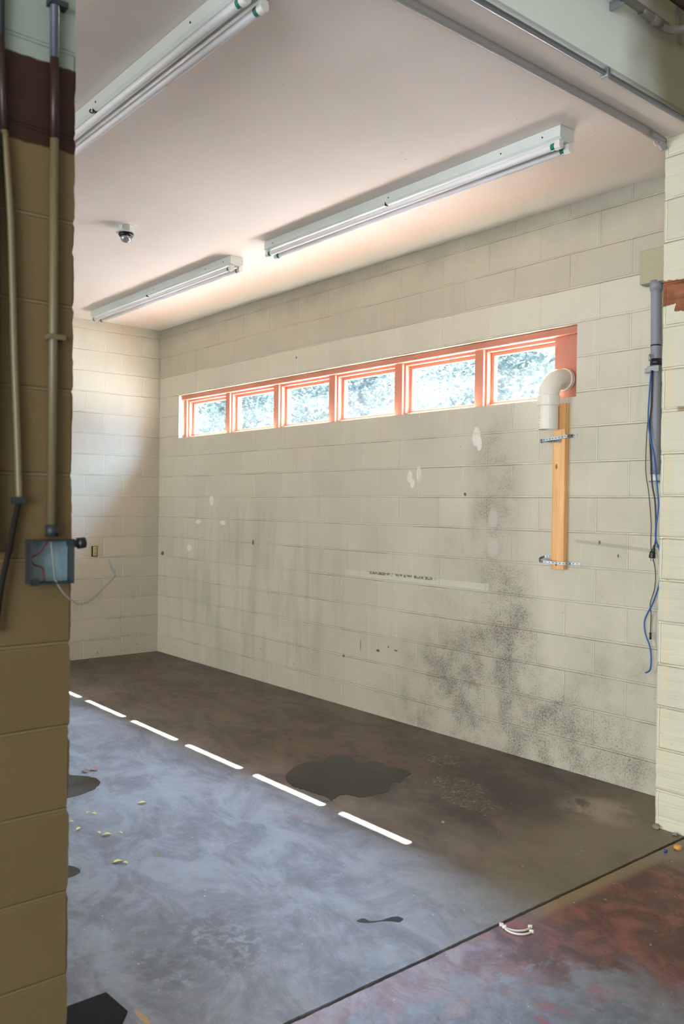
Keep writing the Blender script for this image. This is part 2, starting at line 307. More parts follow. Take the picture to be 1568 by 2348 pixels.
M['dirt'] = simple('packed_dirt', (0.03, 0.025, 0.02), 0.95)
M['terracotta'] = simple('terracotta_paint', (0.45, 0.17, 0.115), 0.5, var=0.10, scale=14, bump=0.1)
M['metal_paint'] = simple('white_enamel', (0.62, 0.66, 0.64), 0.35, var=0.06, scale=8)
M['tube'] = simple('frosted_tube', (0.84, 0.82, 0.85), 0.38, spec=0.4, var=0.02)
M['socket'] = simple('white_socket_plastic', (0.72, 0.72, 0.68), 0.4)
M['green'] = simple('green_tube_cap', (0.01, 0.16, 0.12), 0.35)
M['black'] = simple('black_plastic', (0.012, 0.012, 0.014), 0.4)
M['pvc'] = simple('white_pvc', (0.78, 0.74, 0.66), 0.3, var=0.04, scale=6)
M['ink'] = simple('blue_print_ink', (0.10, 0.13, 0.35), 0.6)
M['galv'] = simple('galvanised_steel', (0.30, 0.33, 0.35), 0.45, metal=0.75, var=0.15)
M['steel'] = simple('conduit_steel', (0.24, 0.25, 0.29), 0.32, metal=0.85, var=0.1)
M['grey_pvc'] = simple('grey_conduit', (0.24, 0.25, 0.29), 0.5, var=0.06)
M['beige_box'] = simple('beige_grey_cover', (0.38, 0.36, 0.24), 0.55, var=0.06)
M['tan_paint'] = simple('tan_painted_conduit', (0.15, 0.118, 0.06), 0.45, var=0.08)
M['brown_paint'] = simple('brown_painted_conduit', (0.028, 0.009, 0.005), 0.45, var=0.08)
M['ceil_pipe'] = simple('ceiling_painted_pipe', (0.30, 0.28, 0.27), 0.4, var=0.08)
M['pale_pipe'] = simple('pale_green_pipe', (0.15, 0.145, 0.12), 0.4, var=0.2, scale=12)
M['boxblue'] = simple('blue_grey_box_metal', (0.26, 0.38, 0.44), 0.45, metal=0.2, var=0.25, scale=60)
M['darkmetal'] = simple('dark_box_metal', (0.035, 0.04, 0.045), 0.5, metal=0.3)
M['redwire'] = simple('red_wire', (0.12, 0.02, 0.02), 0.5)
M['greywire'] = simple('grey_wire', (0.17, 0.18, 0.165), 0.5)
M['bluewire'] = simple('blue_cable', (0.01, 0.10, 0.38), 0.4)
M['brownwire'] = simple('brown_wire', (0.07, 0.04, 0.03), 0.5)
M['domeglass'] = simple('smoked_dome', (0.42, 0.43, 0.48), 0.08, metal=0.5, var=0.3, scale=60)
M['outlet'] = simple('cream_receptacle', (0.55, 0.50, 0.22), 0.5)
M['rubber'] = simple('black_rubber', (0.020, 0.016, 0.014), 0.9, spec=0.1, bump=0.3)
M['leaf_y'] = simple('yellow_leaf', (0.62, 0.52, 0.12), 0.6)
M['leaf_r'] = simple('dry_red_leaf', (0.35, 0.09, 0.04), 0.6)
M['bluebit'] = simple('blue_plastic', (0.02, 0.05, 0.30), 0.35)
M['orange'] = simple('orange_foam', (0.72, 0.38, 0.08), 0.8)
M['stone'] = simple('grey_rubble', (0.24, 0.21, 0.18), 0.9, bump=0.4)
M['clip'] = simple('off_white_plastic', (0.75, 0.70, 0.66), 0.45)
M['bark'] = simple('bark', (0.10, 0.07, 0.05), 0.9)
M['paving'] = simple('pale_pinkish_paving', (0.63, 0.54, 0.47), 0.85, var=0.12, scale=3)
M['soffit'] = simple('brown_soffit', (0.20, 0.16, 0.12), 0.8)
n = NT('puddle_water', 0.04, 0.5); n.set('Base Color', (0.022, 0.018, 0.014, 1)); x, y, z = n.pos(); P = n.vec(x, y, z)
c = n.mix(n.ss(n.noise(P, 6.0, 4, 0.6, 1.0), 0.42, 0.6), (0.010, 0.007, 0.005), (0.028, 0.024, 0.018)); n.set('Base Color', c); n.set('Roughness', n.add(0.12, n.mul(n.noise(P, 3.0, 3), 0.15))); n.set('IOR', 1.33); M['puddle'] = n.m
# pine stud
n = NT('pine_lumber', 0.5, 0.4); x, y, z = n.pos()
g = n.noise(n.vec(n.mul(x, 60.0), n.mul(y, 60.0), n.mul(z, 2.0)), 1.0, 5, 0.6, 0.6)
c = n.mix(n.ss(g, 0.35, 0.65), (0.72, 0.36, 0.13), (0.86, 0.52, 0.24))
c = n.mix(n.mul(n.ell(x, z, 4.975, 1.21, 0.008, 0.012, 0.4), 1.0), c, (0.08, 0.03, 0.015))
c = n.mix(n.ell(x, z, 4.968, 1.78, 0.007, 0.016, 0.5), c, (0.30, 0.11, 0.04)); n.set('Base Color', c); M['pine'] = n.m
# dusty window glass: mostly clear, thin film of dust
g = NT('dusty_glass'); t = g.t
tr = t.nodes.new('ShaderNodeBsdfTransparent'); tr.inputs[0].default_value = (0.90, 0.95, 0.97, 1)
gl = t.nodes.new('ShaderNodeBsdfGlossy'); gl.inputs['Roughness'].default_value = 0.03
tl = t.nodes.new('ShaderNodeBsdfTranslucent'); tl.inputs[0].default_value = (0.85, 0.90, 0.95, 1)
fr = t.nodes.new('ShaderNodeLayerWeight'); fr.inputs[0].default_value = 0.5
m1 = t.nodes.new('ShaderNodeMixShader'); m2 = t.nodes.new('ShaderNodeMixShader')
x, y, z = g.pos(); du = g.add(0.0028, g.mul(g.ss(g.noise(g.vec(x, y, z), 9.0, 5, 0.65), 0.4, 0.75), 0.0035))
t.links.new(du, m1.inputs[0]); t.links.new(tr.outputs[0], m1.inputs[1]); t.links.new(tl.outputs[0], m1.inputs[2])
t.links.new(g.add(0.03, g.mul(g.ma('POWER', fr.outputs['Facing'], 5.0), 0.8)), m2.inputs[0]); t.links.new(m1.outputs[0], m2.inputs[1]); t.links.new(gl.outputs[0], m2.inputs[2])
t.links.new(m2.outputs[0], g.out.inputs[0]); M['glass'] = g.m
def leafmat(name, a, b):
    n = NT(name, 0.7, 0.04); x, y, z = n.pos(); n.set('Base Color', n.mix(n.ss(n.noise(n.vec(x, y, z), 1.6, 4), 0.35, 0.65), a, b)); t = n.t
    tl = t.nodes.new('ShaderNodeBsdfTranslucent'); tl.inputs[0].default_value = (*[min(1, q*1.6) for q in b], 1); mx = t.nodes.new('ShaderNodeMixShader'); mx.inputs[0].default_value = 0.35
    t.links.new(n.b.outputs[0], mx.inputs[1]); t.links.new(tl.outputs[0], mx.inputs[2]); t.links.new(mx.outputs[0], n.out.inputs[0]); return n.m
M['leaves'] = leafmat('green_leaves', (0.009, 0.014, 0.011), (0.018, 0.024, 0.017))
M['leaves_pale'] = leafmat('pale_leaves', (0.014, 0.019, 0.015), (0.025, 0.029, 0.022))

# ------------------------------------------------------------------ mesh helpers
def link(name, me, parent=None, mats=None):
    o = bpy.data.objects.new(name, me); C.objects.link(o)
    if parent is not None: o.parent = parent
    return o
def fin(name, bm, mat, parent=None, smooth=False, bevel=0.0, mod=True):
    bmesh.ops.recalc_face_normals(bm, faces=bm.faces)
    me = bpy.data.meshes.new(name); bm.to_mesh(me); bm.free()
    for mm in (mat if isinstance(mat, (list, tuple)) else [mat]): me.materials.append(mm)
    if smooth:
        for p in me.polygons: p.use_smooth = True
    o = link(name, me, parent)
    if bevel:
        b = o.modifiers.new('bevel', 'BEVEL'); b.width = bevel; b.segments = 2; b.limit_method = 'ANGLE'
    return o
def box(bm, x0, x1, y0, y1, z0, z1):
    v = [bm.verts.new((x, y, z)) for x in (x0, x1) for y in (y0, y1) for z in (z0, z1)]
    for f in ((0, 1, 3, 2), (4, 6, 7, 5), (0, 4, 5, 1), (2, 3, 7, 6), (0, 2, 6, 4), (1, 5, 7, 3)): bm.faces.new([v[i] for i in f])
def smoothpath(pts, sub=6):
    P = [Vector(p) for p in pts]
    if len(P) < 3: return P
    out = []
    for i in range(len(P)-1):
        p0, p1, p2, p3 = P[max(i-1, 0)], P[i], P[i+1], P[min(i+2, len(P)-1)]
        for k in range(sub):
            t = k/sub
            out.append(0.5*((2*p1)+(-p0+p2)*t+(2*p0-5*p1+4*p2-p3)*t*t+(-p0+3*p1-3*p2+p3)*t**3))
    out.append(P[-1]); return out
def tube(bm, pts, r, seg=12, sub=6, cap=True):
    P = smoothpath(pts, sub) if sub > 1 else [Vector(p) for p in pts]
    rs = r if isinstance(r, (list, tuple)) else None
    rings = []; up = None
    for i, p in enumerate(P):
        d = (P[min(i+1, len(P)-1)]-P[max(i-1, 0)]).normalized()
        if up is None:
            up = Vector((0, 0, 1)) if abs(d.z) < 0.9 else Vector((1, 0, 0))
        a = d.cross(up).normalized(); up = a.cross(d).normalized()
        rr = rs[min(int(i*len(rs)/len(P)), len(rs)-1)] if rs else r
        rings.append([bm.verts.new(p+(a*math.cos(2*PI*k/seg)+up*math.sin(2*PI*k/seg))*rr) for k in range(seg)])
    for A, B in zip(rings, rings[1:]):
        for k in range(seg): bm.faces.new((A[k], A[(k+1) % seg], B[(k+1) % seg], B[k]))
    if cap: bm.faces.new(rings[0][::-1]); bm.faces.new(rings[-1])
def lathe(bm, prof, o, axis='z', seg=24):
    o = Vector(o); rings = []
    for r, h in prof:
        ring = []
        for k in range(seg):
            a = 2*PI*k/seg; c, s = r*math.cos(a), r*math.sin(a)
            v = {'z': (c, s, h), 'x': (h, c, s), 'y': (c, h, s)}[axis]
            ring.append(bm.verts.new(o+Vector(v)))
        rings.append(ring)
    for A, B in zip(rings, rings[1:]):
        for k in range(seg): bm.faces.new((A[k], A[(k+1) % seg], B[(k+1) % seg], B[k]))
    bm.faces.new(rings[0][::-1]); bm.faces.new(rings[-1])
def struct(o, label=None):
    o['kind'] = 'structure'
    if label: o['label'] = label
    return o
def tag(o, label, cat, group=None, kind=None):
    o['label'] = label; o['category'] = cat
    if group: o['group'] = group
    if kind: o['kind'] = kind
    return o
def thing(name, label, cat, loc=(0, 0, 0), group=None):
    o = bpy.data.objects.new(name, None); C.objects.link(o); o.location = loc; o.empty_display_size = 0.1
    return tag(o, label, cat, group)
def sbox(name, mat, *a, parent=None, bevel=0.0):
    bm = bmesh.new(); box(bm, *a); return fin(name, bm, mat, parent, bevel=bevel)
def stube(name, mat, pts, r, parent=None, seg=12, sub=6):
    bm = bmesh.new(); tube(bm, pts, r, seg, sub); return fin(name, bm, mat, parent, smooth=True)

# ------------------------------------------------------------------ the rooms
WX0, WX1, WZ0, WZ1 = 0.40, 5.07, 2.187, 2.612
bm = bmesh.new()
box(bm, -0.2, WX0, 0, 0.2, -0.1, 3.6); box(bm, WX1, 11.2, 0, 0.2, -0.1, 4.6)
box(bm, WX0, WX1, 0, 0.2, -0.1, WZ0); box(bm, WX0, WX1, 0, 0.2, WZ1, 3.6)
struct(fin('wall_north', bm, M['wall_window']))
struct(sbox('wall_west', M['wall_end'], -0.2, 0, -11.2, 0, -0.1, 3.6))
bm = bmesh.new()      # south wall of the inner room, round the opening added for its fill lamp
box(bm, 0, 1.1, -11.2, -11.0, -0.1, 3.6); box(bm, 4.1, 5.85, -11.2, -11.0, -0.1, 3.6); box(bm, 1.1, 4.1, -11.2, -11.0, 2.3, 3.6)
struct(fin('wall_south', bm, M['wall_plain']))
bm = bmesh.new()      # south wall of the front bay, with an added opening for its fill lamp
box(bm, 6.01, 7.9, -9.2, -9.0, -0.1, 4.6); box(bm, 11.0, 11.2, -9.2, -9.0, -0.1, 4.6); box(bm, 7.9, 11.0, -9.2, -9.0, 3.3, 4.6)
struct(fin('wall_front', bm, M['wall_plain']))
struct(sbox('wall_east', M['wall_plain_y'], 11.0, 11.2, -9.0, 0, -0.1, 4.6))
struct(sbox('ceiling', M['ceiling'], 0, 6.0, -11.0, 0, H, H+0.28))
struct(sbox('ceiling', M['ceiling'], 6.02, 11.0, -9.0, 0, 4.4, 4.6))

def column(name, mat, x0, x1, y0, y1, z0, z1, amp=0.003, seed=1, sub=0.012):
    """masonry with slightly chipped vertical arrises and a notch at each bed joint"""
    rnd = random.Random(seed); bm = bmesh.new(); nz = int((z1-z0)/sub); rings = []
    off = [[0, 0] for _ in range(4)]; drift = [0]*4; chip = [0]*4
    for i in range(nz+1):
        z = z0+(z1-z0)*i/nz; k = ((z-0.183) % CH); dj = min(k, CH-k)
        ring = []
        for ci, (x, y, sx, sy) in enumerate(((x0, y0, 1, 1), (x1, y0, -1, 1), (x1, y1, -1, -1), (x0, y1, 1, -1))):
            drift[ci] = drift[ci]*0.85+rnd.uniform(-1, 1)*amp*0.35
            if rnd.random() < 0.03: chip[ci] = rnd.uniform(0.5, 2.2)*amp
            chip[ci] *= 0.6
            d = abs(drift[ci])+chip[ci]+(amp*0.9 if dj < 0.007 else 0)
            ring.append(bm.verts.new((x+sx*d*0.15, y+sy*d, z)))
        rings.append(ring)
    for A, B in zip(rings, rings[1:]):
        for k in range(4): bm.faces.new((A[k], A[(k+1) % 4], B[(k+1) % 4], B[k]))
    bm.faces.new(rings[0][::-1]); bm.faces.new(rings[-1])
    return struct(fin(name, bm, mat))
column('wall_divider', M['wall_div'], 5.85, 6.01, -11.2, -3.405, -0.1, 4.4, 0.004, 3)
column('wall_pier', M['pier'], 5.84, 6.05, -0.41, -0.001, -0.1, H, 0.005, 8)
bm = bmesh.new(); box(bm, 6.0, 6.055, -3.405, 0, H-0.003, 3.588); box(bm, 5.9, 6.03, -3.405, 0, 3.588, 4.4)
struct(fin('wall_lintel', bm, M['lintel'], bevel=0.003))

# floors: two slabs with a ragged open joint between them
def slab(name, mat, xe, x_far, y0, y1, seed, side):
    rnd = random.Random(seed); bm = bmesh.new(); top = []; N = 900; d = 0
    for i in range(N+1):
        y = y0+(y1-y0)*i/N; d = d*0.86+rnd.uniform(-1, 1)*0.0016; c = 0
        top.append((xe+side*(abs(d)+0.001), y))
    a = [bm.verts.new((p[0], p[1], 0)) for p in top]; b = [bm.verts.new((p[0]+side*0.004, p[1], -0.09)) for p in top]
    c0 = [bm.verts.new((x_far, p[1], 0)) for p in top]
    for i in range(N):
        bm.faces.new((a[i], a[i+1], b[i+1], b[i])); bm.faces.new((a[i], c0[i], c0[i+1], a[i+1]))
    return struct(fin(name, bm, mat))
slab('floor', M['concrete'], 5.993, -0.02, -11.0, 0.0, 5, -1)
slab('floor', M['concrete_red'], 6.004, 11.0, -9.0, 0.0, 6, 1)
struct(sbox('floor', M['dirt'], -0.2, 11.2, -11.2, 0.2, -0.2, -0.085))

# ------------------------------------------------------------------ windows
posts = [(0.402, 0.445), (1.170, 1.240), (1.945, 2.018), (2.705, 2.780), (3.465, 3.545), (4.235, 4.308), (4.868, 5.069)]
struct(sbox('trim_1', M['terracotta'], WX0+0.002, WX1-0.002, 0.035, 0.19, 2.568, WZ1-0.002, bevel=0.003))
for i, (a, b) in enumerate(posts):
    o = struct(sbox('trim_%d' % (i+2), M['terracotta'], a, b, 0.062 if i < 6 else 0.072, 0.185, WZ0+0.002, 2.568, bevel=0.002))
for k in range(6):
    a, b = posts[k][1], posts[k+1][0]
    root = bpy.data.objects.new('window_%d' % (k+1), None); C.objects.link(root); struct(root)
    bm = bmesh.new()
    f = 0.014
    for (q, d0, d1, t) in ((0, 0.085, 0.185, f),):
        box(bm, a, a+t, d0, d1, WZ0+0.003, 2.568); box(bm, b-t, b, d0, d1, WZ0+0.003, 2.568)
        box(bm, a+t, b-t, d0, d1, WZ0+0.003, WZ0+0.020); box(bm, a+t, b-t, d0, d1, 2.568-0.018, 2.568)
    fin('frame', bm, M['terracotta'], root, bevel=0.0015)
    bm = bmesh.new(); a2, b2 = a+f+0.001, b-f-0.001; z0, z1, t = WZ0+0.021, 2.549, 0.024
    box(bm, a2, a2+t, 0.125, 0.160, z0, z1); box(bm, b2-t*0.5, b2, 0.125, 0.160, z0, z1); box(bm, a2+t, b2-t*0.5, 0.125, 0.160, z0, z0+0.018); box(bm, a2+t, b2-t*0.5, 0.125, 0.160, z1-0.022, z1)
    sash = fin('sash', bm, M['terracotta'], root, bevel=0.0015)
    sbox('pane', M['glass'], a2+t-0.002, b2-t*0.5+0.002, 0.142, 0.1435, z0+0.016, z1-0.020, parent=sash)
# eave and ground outside
struct(sbox('trim_9', M['soffit'], -2.5, 9.0, 0.2, 0.80, 3.40, 3.52))
struct(sbox('ground', M['paving'], -40, 30, 0.2, 40, -0.35, -0.15))

def tree(label, x, y, h, rad, mat, seed):
    rnd = random.Random(seed); root = thing('tree', label, 'tree', (x, y, -0.15), 'trees outside the windows')
    bm = bmesh.new(); tube(bm, [(0, 0, 0), (rnd.uniform(-.1, .1), 0, h*0.3), (rnd.uniform(-.2, .2), .1, h*0.75)], [0.16, 0.13, 0.1, 0.07], 10, 5)
    for q in range(6):
        a = rnd.uniform(0, 2*PI); zz = rnd.uniform(0.2, 0.6)*h; tube(bm, [(0, 0, zz), (math.cos(a)*rad*.4, math.sin(a)*rad*.4, zz+.3), (math.cos(a)*rad*.8, math.sin(a)*rad*.8, zz+.8)], 0.035, 6, 3)
    fin('trunk', bm, M['bark'], root, smooth=True)
    bm = bmesh.new(); cl = []
    for q in range(70):
        a = rnd.uniform(0, 2*PI); t = rnd.random(); zz = h*(0.10+0.9*t); rr = rad*math.sqrt(max(0.05, 1-((t-0.4)/0.62)**2))*math.sqrt(rnd.random())
        cl.append((math.cos(a)*rr, math.sin(a)*rr, zz, rnd.uniform(0.35, 0.7)))
    for q in range(9000):
        c = cl[rnd.randrange(len(cl))]; d = Vector((rnd.gauss(0, 1), rnd.gauss(0, 1), rnd.gauss(0, .8))).normalized()*c[3]*rnd.random()**0.4
        p = Vector(c[:3])+d
        if p.z < 0.3: continue
        a = Vector((rnd.uniform(-1, 1), rnd.uniform(-1, 1), rnd.uniform(-.6, .6))).normalized(); b = a.cross(Vector((rnd.uniform(-1, 1), rnd.uniform(-1, 1), rnd.uniform(-1, 1)))).normalized(); s = rnd.uniform(0.04, 0.085)
        bm.faces.new([bm.verts.new(p-a*s), bm.verts.new(p+b*s*0.5), bm.verts.new(p+a*s), bm.verts.new(p-b*s*0.5)])
    me = bpy.data.meshes.new('crown'); bm.to_mesh(me); bm.free(); me.materials.append(mat); link('crown', me, root)
for x, y, h, rd, mt, lb in [
    (-0.3, 6.4, 4.4, 1.7, 'leaves', 'nearest green tree outside, seen through the rightmost window pane'),
    (-4.6, 6.4, 4.4, 1.7, 'leaves_pale', 'pale near tree outside, behind the third pane from the right'),
    (-8.6, 6.4, 4.6, 1.7, 'leaves', 'green near tree outside, behind the second pane from the left'),
    (-12.7, 6.4, 4.6, 1.7, 'leaves_pale', 'pale near tree outside, behind the leftmost pane'),
    (-2.5, 12.2, 5.4, 2.25, 'leaves_pale', 'far tree outside between two near ones, right end of the windows'),
    (-7.4, 12.2, 5.6, 2.25, 'leaves_pale', 'far pale tree outside, behind the second pane from the right'),
    (-12.4, 12.2, 5.6, 2.25, 'leaves', 'far green tree outside, behind the third pane from the left'),
    (-17.4, 12.2, 5.8, 2.25, 'leaves', 'farthest green tree outside, behind the left end of the windows')]:
    tree(lb, x, y, h, rd, M[mt], int(abs(x)*10))

# ------------------------------------------------------------------ fluorescent fixtures
def fixture(label, x0, x1, yc, seam=None):
    L = x1-x0; root = thing('ceiling_light', label, 'ceiling light', ((x0+x1)/2, yc, H), 'twin tube strip lights')
    h = L/2
    bm = bmesh.new()      # channel profile extruded along x
    prof = [(-0.052, -0.001), (0.052, -0.001), (0.052, -0.050), (0.040, -0.060), (0.018, -0.066), (-0.018, -0.066), (-0.040, -0.060), (-0.052, -0.050)]
    A = [bm.verts.new((-h, y, z)) for y, z in prof]; B = [bm.verts.new((h, y, z)) for y, z in prof]
    for k in range(8): bm.faces.new((A[k], A[(k+1) % 8], B[(k+1) % 8], B[k]))
    bm.faces.new(A[::-1]); bm.faces.new(B); ch = fin('channel', bm, M['metal_paint'], root, bevel=0.0015)
    for sx in (-1, 1):
        bm = bmesh.new(); xe = sx*h; box(bm, min(xe, xe+sx*0.003), max(xe, xe+sx*0.003), -0.054, 0.054, -0.058, -0.001); fin('end_plate', bm, M['metal_paint'], root, bevel=0.001)
    for xx in (h-0.10, h-0.35, -h+0.09, 0.03):
        bm = bmesh.new(); lathe(bm, [(0.004, 0), (0.004, 0.002)], (xx, -0.0545, -0.030), 'y', 10); fin('screw_hole', bm, M['black'], ch)
    bm = bmesh.new(); sxm = seam if seam is not None else 0.0
    box(bm, sxm, sxm+0.004, -0.053, -0.012, -0.067, -0.047); fin('cover_seam', bm, M['black'], ch)
    for sy in (-1, 1):
        yt = sy*0.036
        bm = bmesh.new(); lathe(bm, [(0.0162, -h+0.055), (0.0162, h-0.055)], (0, yt, -0.087), 'x', 20); t = fin('tube', bm, M['tube'], root, smooth=False)
        for p in t.data.polygons: p.use_smooth = len(p.vertices) == 4
        for sx in (-1, 1):
            a, b = sorted((sx*(h-0.055), sx*(h-0.033)))
            bm = bmesh.new(); lathe(bm, [(0.0168, a), (0.0168, b)], (0, yt, -0.087), 'x', 20); fin('tube_cap', bm, M['green'], t)
            a, b = sorted((sx*(h-0.033), sx*(h-0.002)))
            bm = bmesh.new(); box(bm, a+0.0012, b-0.0012, yt-0.0165, yt+0.0165, -0.094, -0.0665); lathe(bm, [(0.0185, a), (0.0185, b)], (0, yt, -0.089), 'x', 20); fin('lamp_holder', bm, M['socket'], root, bevel=0.002)
    return root
fixture('long twin tube strip light on the ceiling near the pier, right of the other two', 3.215, 5.605, -0.870)
fixture('small looking far twin tube strip light near the back corner', 0.40, 2.79, -0.872, -0.1)
fl = fixture('closest twin tube strip light, cut off by the dark wall at upper left', 3.215, 5.612, -2.618)
stube('loose_wire', M['black'], [(-0.02, -0.053, -0.045), (-0.015, -0.060, -0.058), (0.0, -0.055, -0.068), (0.025, -0.045, -0.068)], 0.003, fl, 8)

# dome camera / sensor
r = thing('dome_camera', 'small clear dome camera on a white octagonal box on the ceiling', 'security camera', (2.885, -1.775, H))
bm = bmesh.new(); lathe(bm, [(0.052, -0.001), (0.052, -0.040)], (0, 0, 0), 'z', 8); bx = fin('mounting_box', bm, M['metal_paint'], r, bevel=0.001)
bm = bmesh.new(); lathe(bm, [(0.012, -0.0), (0.012, 0.002)], (0.030, -0.0465, -0.021), 'y', 14); fin('knockout', bm, M['socket'], bx)
bm = bmesh.new(); lathe(bm, [(0.054, -0.040), (0.064, -0.046), (0.064, -0.049), (0.045, -0.049)], (0, 0, 0), 'z', 28); fin('flange', bm, M['metal_paint'], r)
bm = bmesh.new(); lathe(bm, [(0.046, -0.049), (0.048, -0.060), (0.043, -0.070), (0.038, -0.070)], (0, 0, 0), 'z', 28); fin('black_ring', bm, M['black'], r, smooth=True)
bm = bmesh.new(); lathe(bm, [(0.036, -0.070)]+[(0.036*math.cos(a*PI/16), -0.078-0.030*math.sin(a*PI/16)) for a in range(0, 8)], (0, 0, 0), 'z', 28); fin('dome', bm, M['domeglass'], r, smooth=True)

# ------------------------------------------------------------------ pvc vent, stud and straps on the window wall
r = thing('vent_pipe', 'white plastic vent elbow coming out of the window panel and turning down', 'pipe', (4.955, -0.108, 2.0))
def loc(pts, o): return [tuple(Vector(p)-Vector(o)) for p in pts]
O = (4.955, -0.108, 2.0)
arc = [(4.955, 0.07, 2.300), (4.955, 0.04, 2.300)]+[(4.955, 0.012-0.12*math.sin(a), 2.180+0.12*math.cos(a)) for a in [i*PI/2/10 for i in range(11)]]+[(4.955, -0.108, 2.165)]
bm = bmesh.new(); tube(bm, loc(arc, O), 0.060, 32, 1); fin('elbow', bm, M['pvc'], r, smooth=True)
bm = bmesh.new(); lathe(bm, [(0.066, 0.138), (0.066, 0.165), (0.061, 0.168)], (0, 0, 0), 'y', 32); o = fin('wall_collar', bm, M['pvc'], r); o.location = (0, -0.0, 0.30)
bm = bmesh.new(); lathe(bm, [(0.060, 0.195), (0.0645, 0.190), (0.0645, 0.135), (0.0585, 0.130)], (0, 0, 0), 'z', 36); fin('coupling', bm, M['pvc'], r)
bm = bmesh.new(); lathe(bm, [(0.0575, 0.14), (0.0575, -0.005), (0.052, -0.005), (0.052, 0.1)], (0, 0, 0), 'z', 36); dp = fin('drop_pipe', bm, M['pvc'], r)
# printed maker marks running down the pipe: short blue ticks
rnd = random.Random(4)
for zz0 in (0.118, 0.108, 0.098, 0.078, 0.066, 0.060, 0.054, 0.042, 0.020, 0.004):
    ca, sa = math.cos(-2.01), math.sin(-2.01); rr = 0.0578; p = Vector((ca*rr, sa*rr, zz0)); tx = Vector((-sa, ca, 0))*0.0028; k = rnd.uniform(0.003, 0.0055)
    bm = bmesh.new(); bm.faces.new([bm.verts.new(p-tx), bm.verts.new(p+tx), bm.verts.new(p+tx+Vector((0, 0, k))), bm.verts.new(p-tx+Vector((0, 0, k)))])
    fin('printed_mark', bm, M['ink'], dp)
tag(sbox('wooden_stud', M['pine'], 4.940, 5.026, -0.040, -0.0005, 1.177, 2.150, bevel=0.002), 'orange pine stud fixed upright on the block wall under the vent elbow', 'wood')
def ribbon(name, label, pts, hgt, group):
    P = smoothpath(pts, 10); bm = bmesh.new(); A = []; B = []
    for p in P: A.append(bm.verts.new(p-Vector((0, 0, hgt/2)))); B.append(bm.verts.new(p+Vector((0, 0, hgt/2))))
    fs = []
    for i in range(len(P)-1): fs.append(bm.faces.new((A[i], A[i+1], B[i+1], B[i])))
    o = fin(name, bm, M['galv'], None); s = o.modifiers.new('solid', 'SOLIDIFY'); s.thickness = 0.0015; s.offset = 0
    tag(o, label, 'strap', group)
    bm = bmesh.new(); acc = 0
    for i in range(1, len(P)-1):
        acc += (P[i]-P[i-1]).length
        if acc > 0.016:
            acc = 0; d = (P[i+1]-P[i-1]).normalized(); nrm = d.cross(Vector((0, 0, 1)))
            for sg in (-1, 1):
                c = P[i]+nrm*0.0013*sg; ring = [bm.verts.new(c+d*0.0035*math.cos(k*PI/4)+Vector((0, 0, 0.0035*math.sin(k*PI/4)))) for k in range(8)]; bm.faces.new(ring)
    fin('punched_hole', bm, M['black'], o)
ribbon('metal_strap', 'perforated steel strap round the upper part of the pine stud', [(5.085, -0.002, 1.962), (5.062, -0.008, 1.960), (5.037, -0.046, 1.955), (4.99, -0.055, 1.948), (4.94, -0.078, 1.941), (4.885, -0.082, 1.935), (4.872, -0.052, 1.932), (4.90, -0.040, 1.935), (4.95, -0.046, 1.932), (5.0, -0.050, 1.930)], 0.018, 'straps on the pine stud')
ribbon('metal_strap', 'perforated steel strap looped low round the foot of the pine stud', [(5.115, -0.002, 1.214), (5.07, -0.012, 1.214), (5.03, -0.046, 1.214), (4.97, -0.075, 1.217), (4.90, -0.085, 1.222), (4.862, -0.050, 1.232), (4.87, -0.015, 1.243), (4.90, -0.006, 1.250), (4.934, -0.004, 1.255)], 0.015, 'straps on the pine stud')

# ------------------------------------------------------------------ conduit, cables beside the pier
r = thing('electrical_conduit', 'grey plastic conduit with a beige cover body, behind the pier edge', 'conduit', (5.59, -0.04, 2.2)); O = (5.59, -0.04, 2.2)
stube('pipe', M['grey_pvc'], loc([(5.590, -0.045, 2.73), (5.597, -0.045, 2.2), (5.602, -0.045, 1.72)], O), 0.026, r, 20)
stube('coupling', M['socket'], loc([(5.602, -0.045, 1.722), (5.602, -0.045, 1.676)], O), 0.028, r, 20, 1)
stube('coupling_ring', M['steel'], loc([(5.602, -0.045, 1.688), (5.602, -0.045, 1.681)], O), 0.031, r, 20, 1)
o = sbox('body', M['grey_pvc'], 5.500-O[0], 5.70-O[0], -0.060-O[1], -0.001-O[1], 2.735-O[2], 2.925-O[2], parent=r, bevel=0.018)
sbox('cover', M['beige_box'], 5.506-O[0], 5.695-O[0], -0.068-O[1], -0.0605-O[1], 2.740-O[2], 2.920-O[2], parent=o, bevel=0.004)
stube('neck', M['grey_pvc'], loc([(5.590, -0.045, 2.75), (5.590, -0.045, 2.70)], O), 0.031, r, 20, 1)
stube('cable_tie', M['black'], loc([(5.594, -0.045, 2.410), (5.594, -0.045, 2.403)], O), 0.0275, r, 20, 1)
r = thing('pipe_clamp', 'black and galvanised clamp holding the grey conduit to the wall', 'clamp', (5.60, -0.05, 2.28)); O = (5.60, -0.05, 2.28)
stube('black_band', M['black'], loc([(5.597, -0.045, 2.335), (5.597, -0.045, 2.300)], O), 0.030, r, 18, 1)
sbox('tab', M['galv'], -0.063, -0.022, -0.006, 0.012, -0.016, 0.010, parent=r, bevel=0.004)
sbox('saddle', M['galv'], -0.035, 0.032, -0.030, -0.022, -0.018, 0.016, parent=r, bevel=0.003)
stube('bolt', M['galv'], [(-0.012, -0.040, 0.040), (-0.012, -0.040, 0.075)], 0.007, r, 8, 1)
